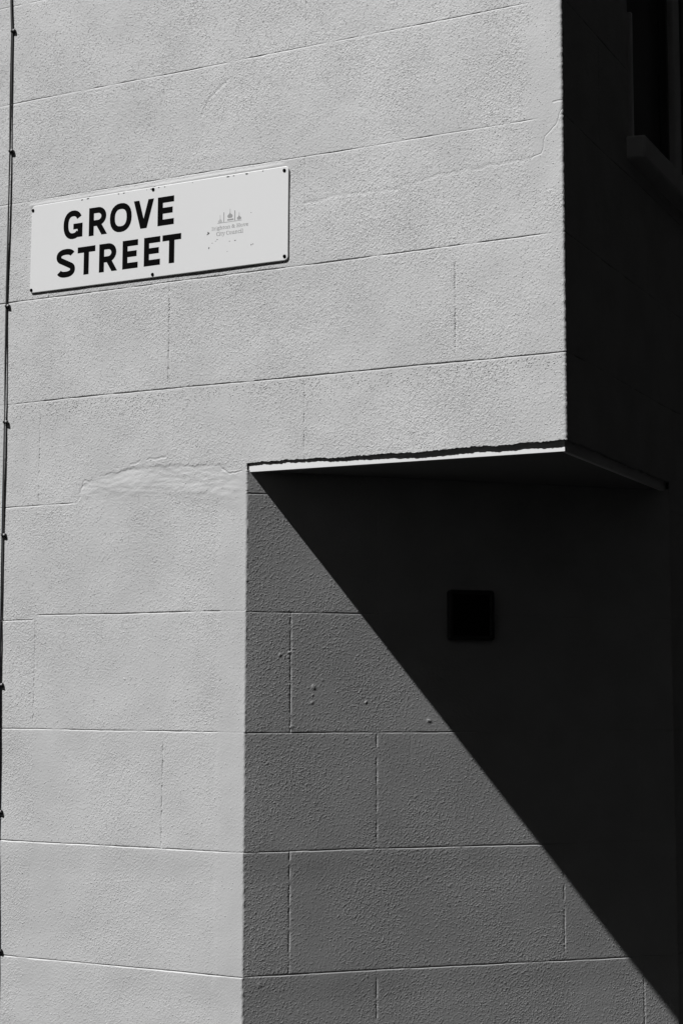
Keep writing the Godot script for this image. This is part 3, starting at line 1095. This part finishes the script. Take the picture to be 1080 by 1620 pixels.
func make_sign() -> void:
	var root := Node3D.new()
	root.name = "street_sign"
	add_child(root)
	describe(root, "white rectangular street nameplate reading GROVE STREET screwed to the pale wall", "sign")
	var w := 0.922
	var h := 0.281
	var front := 0.0056
	root.transform = Transform3D(Basis(Vector3.BACK, deg_to_rad(-0.15)), Vector3(-1.2955, 2.984, 0))
	var st := SurfaceTool.new()
	st.begin(Mesh.PRIMITIVE_TRIANGLES)
	st.set_smooth_group(-1)
	var rings: Array = []
	for e in [[0.004, 0.0022], [0.0, 0.0028], [0.0, front - 0.0018], [0.0006, front - 0.0006], [0.0018, front]]:
		rings.append(round_outline(w - 2 * e[0], h - 2 * e[0], 0.012 - e[0], e[1]))
	loft(st, rings)
	st.generate_normals()
	part("plate", st.commit(), mats.sign, root)
	var p := Vector3(-1.2955, 2.984, 0)
	var serif := SystemFont.new()
	serif.font_names = PackedStringArray(["Droid Serif"])
	var face_of := Node3D.new()
	face_of.name = "lettering"
	root.add_child(face_of)
	face_of.position = Vector3(-p.x, -p.y, front - 0.0001)
	var rows := [
		["G", -1.632, -1.560, 0], ["R", -1.536, -1.469, 0], ["O", -1.458, -1.378, 0], ["V", -1.371, -1.298, 0], ["E", -1.284, -1.226, 0],
		["S", -1.656, -1.585, 1], ["T", -1.576, -1.510, 1], ["R", -1.495, -1.429, 1], ["E", -1.409, -1.353, 1], ["E", -1.331, -1.273, 1], ["T", -1.265, -1.199, 1]]
	for l in rows:
		var y0 := 3.000 if l[3] == 0 else 2.8805
		painted_letter(face_of, l[0], l[1], l[2], y0)
	# worn council crest and its two lines of small print
	var crest := Node3D.new()
	crest.name = "crest"
	root.add_child(crest)
	crest.position = Vector3(-p.x, -p.y, front)
	var dome := func(x: float, y: float, s: float, tip: float) -> Array:
		return [Vector2(x - 0.006 * s, y), Vector2(x - 0.009 * s, y + 0.004 * s), Vector2(x - 0.008 * s, y + 0.008 * s), Vector2(x - 0.003 * s, y + 0.012 * s), Vector2(x - 0.0008, y + 0.015 * s), Vector2(x - 0.0005, tip), Vector2(x + 0.0005, tip), Vector2(x + 0.0008, y + 0.015 * s), Vector2(x + 0.003 * s, y + 0.012 * s), Vector2(x + 0.008 * s, y + 0.008 * s), Vector2(x + 0.009 * s, y + 0.004 * s), Vector2(x + 0.006 * s, y)]
	part("dome", flat_poly(dome.call(-1.030, 2.994, 1.0, 3.021), 0.0003), mats.print_grey, crest)
	part("dome", flat_poly(dome.call(-0.999, 2.985, 0.8, 3.006), 0.0003), mats.print_grey, crest)
	part("dome", flat_poly(dome.call(-1.064, 2.983, 0.75, 3.006), 0.0003), mats.print_pale, crest)
	for q in [[-1.0512, 2.984, 0.0022, 0.029], [-1.0137, 2.984, 0.0026, 0.030]]:
		part("minaret", flat_poly([Vector2(q[0] - q[2] / 2, q[1]), Vector2(q[0] - q[2] / 2, q[1] + q[3]), Vector2(q[0] + q[2] / 2, q[1] + q[3]), Vector2(q[0] + q[2] / 2, q[1])], 0.0003), mats.print_grey, crest)
	part("arcade", flat_poly([Vector2(-1.039, 2.9865), Vector2(-1.039, 2.9905), Vector2(-1.018, 2.9905), Vector2(-1.018, 2.9865)], 0.0003), mats.print_grey, crest)
	part("base_line", flat_poly([Vector2(-1.073, 2.9815), Vector2(-1.073, 2.9832), Vector2(-0.990, 2.9832), Vector2(-0.990, 2.9815)], 0.0003), mats.print_pale, crest)
	letter(crest, "Bri", -1.0925, -1.0745, 2.9625, 2.9735, serif, mats.print_pale, "small_print", 0.0003)
	letter(crest, "ghton & Hove", -1.0735, -0.968, 2.9590, 2.9735, serif, mats.print_grey, "small_print", 0.0003)
	letter(crest, "City Council", -1.076, -0.985, 2.9405, 2.9560, serif, mats.print_grey, "small_print", 0.0003)
	# scuffs through the white coating
	var rng := RandomNumberGenerator.new()
	rng.seed = 3
	var scuffs: Array = [[-1.105, 2.954, 0.011, 0.6], [-1.104, 2.957, 0.010, -0.8], [-1.1015, 2.911, 0.008, 1.3], [-1.073, 2.933, 0.005, 0.7], [-1.079, 2.929, 0.003, 0.2], [-1.090, 2.924, 0.004, 0.9], [-1.031, 2.923, 0.004, 0.1], [-1.012, 2.923, 0.006, 0.3], [-0.957, 2.9035, 0.006, 0.9], [-0.951, 2.905, 0.004, -0.5], [-0.9585, 3.0, 0.003, 0.4], [-1.038, 2.893, 0.003, 0.5]]
	for i in 16:                                   # chips along the upper edge
		scuffs.append([rng.randf_range(-1.70, -0.92), 3.1205 - rng.randf() * 0.002, rng.randf_range(0.003, 0.012), rng.randf_range(-0.06, 0.06)])
	for c in scuffs:
		var pts: Array = []
		for k in 9:
			var a := TAU * k / 9.0
			var rad := rng.randf_range(0.5, 1.0)
			pts.append(Vector2(cos(a) * c[2] * 0.55 * rad, sin(a) * c[2] * 0.16 * rad + sin(a) * 0.0007).rotated(c[3]) + Vector2(c[0], c[1]))
		part("scuff", flat_poly(pts, 0.00025), mats.cable_grey, crest)
	# screws
	var head := SurfaceTool.new()
	head.begin(Mesh.PRIMITIVE_TRIANGLES)
	head.set_smooth_group(0)
	var hr: Array = []
	for e in [[0.0052, 0.0], [0.0052, 0.001], [0.0044, 0.0022], [0.0028, 0.003]]:
		var ring: Array = []
		for k in 14:
			var a := -TAU * k / 14.0
			ring.append(Vector3(cos(a) * e[0], sin(a) * e[0], e[1]))
		hr.append(ring)
	loft(head, hr)
	head.generate_normals()
	var hm := head.commit()
	for s in [Vector2(-1.752, 3.110), Vector2(-1.302, 3.117), Vector2(-0.849, 3.112), Vector2(-0.846, 2.856), Vector2(-1.299, 2.853), Vector2(-1.751, 2.853)]:
		part("screw", hm, mats.black, root, Transform3D(Basis(), Vector3(s.x - p.x, s.y - p.y, front - 0.0002)))


# ================================================================ cables
func make_cables() -> void:
	var root := Node3D.new()
	root.name = "wall_cable"
	root.position = Vector3(-1.84, 0, 0)
	add_child(root)
	describe(root, "pair of thin black cables clipped up the pale wall left of the nameplate", "cable")
	var clips: Array = [Vector2(-1.853, 3.719), Vector2(-1.849, 3.319), Vector2(-1.848, 2.813), Vector2(-1.844, 2.442), Vector2(-1.840, 2.086), Vector2(-1.836, 1.623), Vector2(-1.828, 1.238), Vector2(-1.817, 0.825)]
	var all: Array = [Vector2(-1.88, 6.5), Vector2(-1.868, 4.1), Vector2(-1.862, 3.85)] + clips + [Vector2(-1.815, 0.4), Vector2(-1.815, 0.02)]
	for wire in 2:
		var pts := PackedVector3Array()
		for i in all.size() - 1:
			var a: Vector2 = all[i]
			var b: Vector2 = all[i + 1]
			var n := 14
			for s in n:
				var t := float(s) / n
				var q := a.lerp(b, t)
				var side := (0.0019 if wire == 0 else -0.0019) * cos(q.y * 4.1 + 0.5)
				var sag := sin(t * PI)
				q.x += side * (1.0 - 0.2 * sag) + 0.0016 * sag * n_line.get_noise_2d(i * 13.0, wire * 3.0)
				var out := 0.0045 + (0.0014 if wire == 0 else -0.0006) * sin(q.y * 4.1 + 0.5) + 0.001 * sag
				pts.append(Vector3(q.x + 1.84, q.y, out))
		part("cable", tube(pts, 0.0022 if wire == 0 else 0.0020), mats.cable if wire == 0 else mats.cable_grey, root)
	for i in clips.size():
		var c: Vector2 = clips[i]
		var turn := Basis(Vector3.BACK, 0.12 * n_line.get_noise_2d(i * 9.0, 4.0))
		var clip := Node3D.new()
		clip.name = "clip"
		root.add_child(clip, true)
		clip.transform = Transform3D(turn, Vector3(c.x + 1.84 + 0.002, c.y, 0.0))
		part("saddle", soft_box(Vector3(0.012, 0.009, 0.009), 0.002), mats.clip, clip, Transform3D(Basis(), Vector3(0.0, 0.0, 0.0052)))
		part("foot", soft_box(Vector3(0.008, 0.012, 0.009), 0.002), mats.clip, clip, Transform3D(Basis(), Vector3(0.007, -0.001, 0.0045)))
		var nail := soft_box(Vector3(0.006, 0.006, 0.003), 0.0012)
		part("nail", nail, mats.nail, clip, Transform3D(Basis(), Vector3(0.007, 0.001, 0.0098)))


# ================================================================ box on the cut face
func make_wall_box() -> void:
	var root := Node3D.new()
	root.name = "wall_box"
	add_child(root)
	describe(root, "small black square wall box with rounded corners on the shaded cut corner", "wall box")
	var fc := face("cut")
	var at: Vector3 = fc.o + fc.u * 0.691 + Vector3.UP * 1.832
	root.transform = Transform3D(Basis(fc.u, Vector3.UP, fc.n), at)
	var st := SurfaceTool.new()
	st.begin(Mesh.PRIMITIVE_TRIANGLES)
	st.set_smooth_group(-1)
	var w := 0.146
	var h := 0.150
	var rings: Array = []
	for e in [[0.0, -0.002], [0.0, 0.014], [0.0012, 0.0175], [0.004, 0.019], [0.011, 0.019], [0.0135, 0.0175], [0.0145, 0.012]]:
		rings.append(round_outline(w - 2 * e[0], h - 2 * e[0], maxf(0.003, 0.010 - e[0]), e[1]))
	loft(st, rings, false)
	st.generate_normals()
	part("surround", st.commit(), mats.box, root)
	var pn := SurfaceTool.new()
	pn.begin(Mesh.PRIMITIVE_TRIANGLES)
	pn.set_smooth_group(-1)
	loft(pn, [round_outline(w - 0.0285, h - 0.0285, 0.004, 0.002), round_outline(w - 0.0285, h - 0.0285, 0.004, 0.0120), round_outline(w - 0.032, h - 0.032, 0.003, 0.0135)])
	pn.generate_normals()
	part("front_panel", pn.commit(), mats.box_front, root)
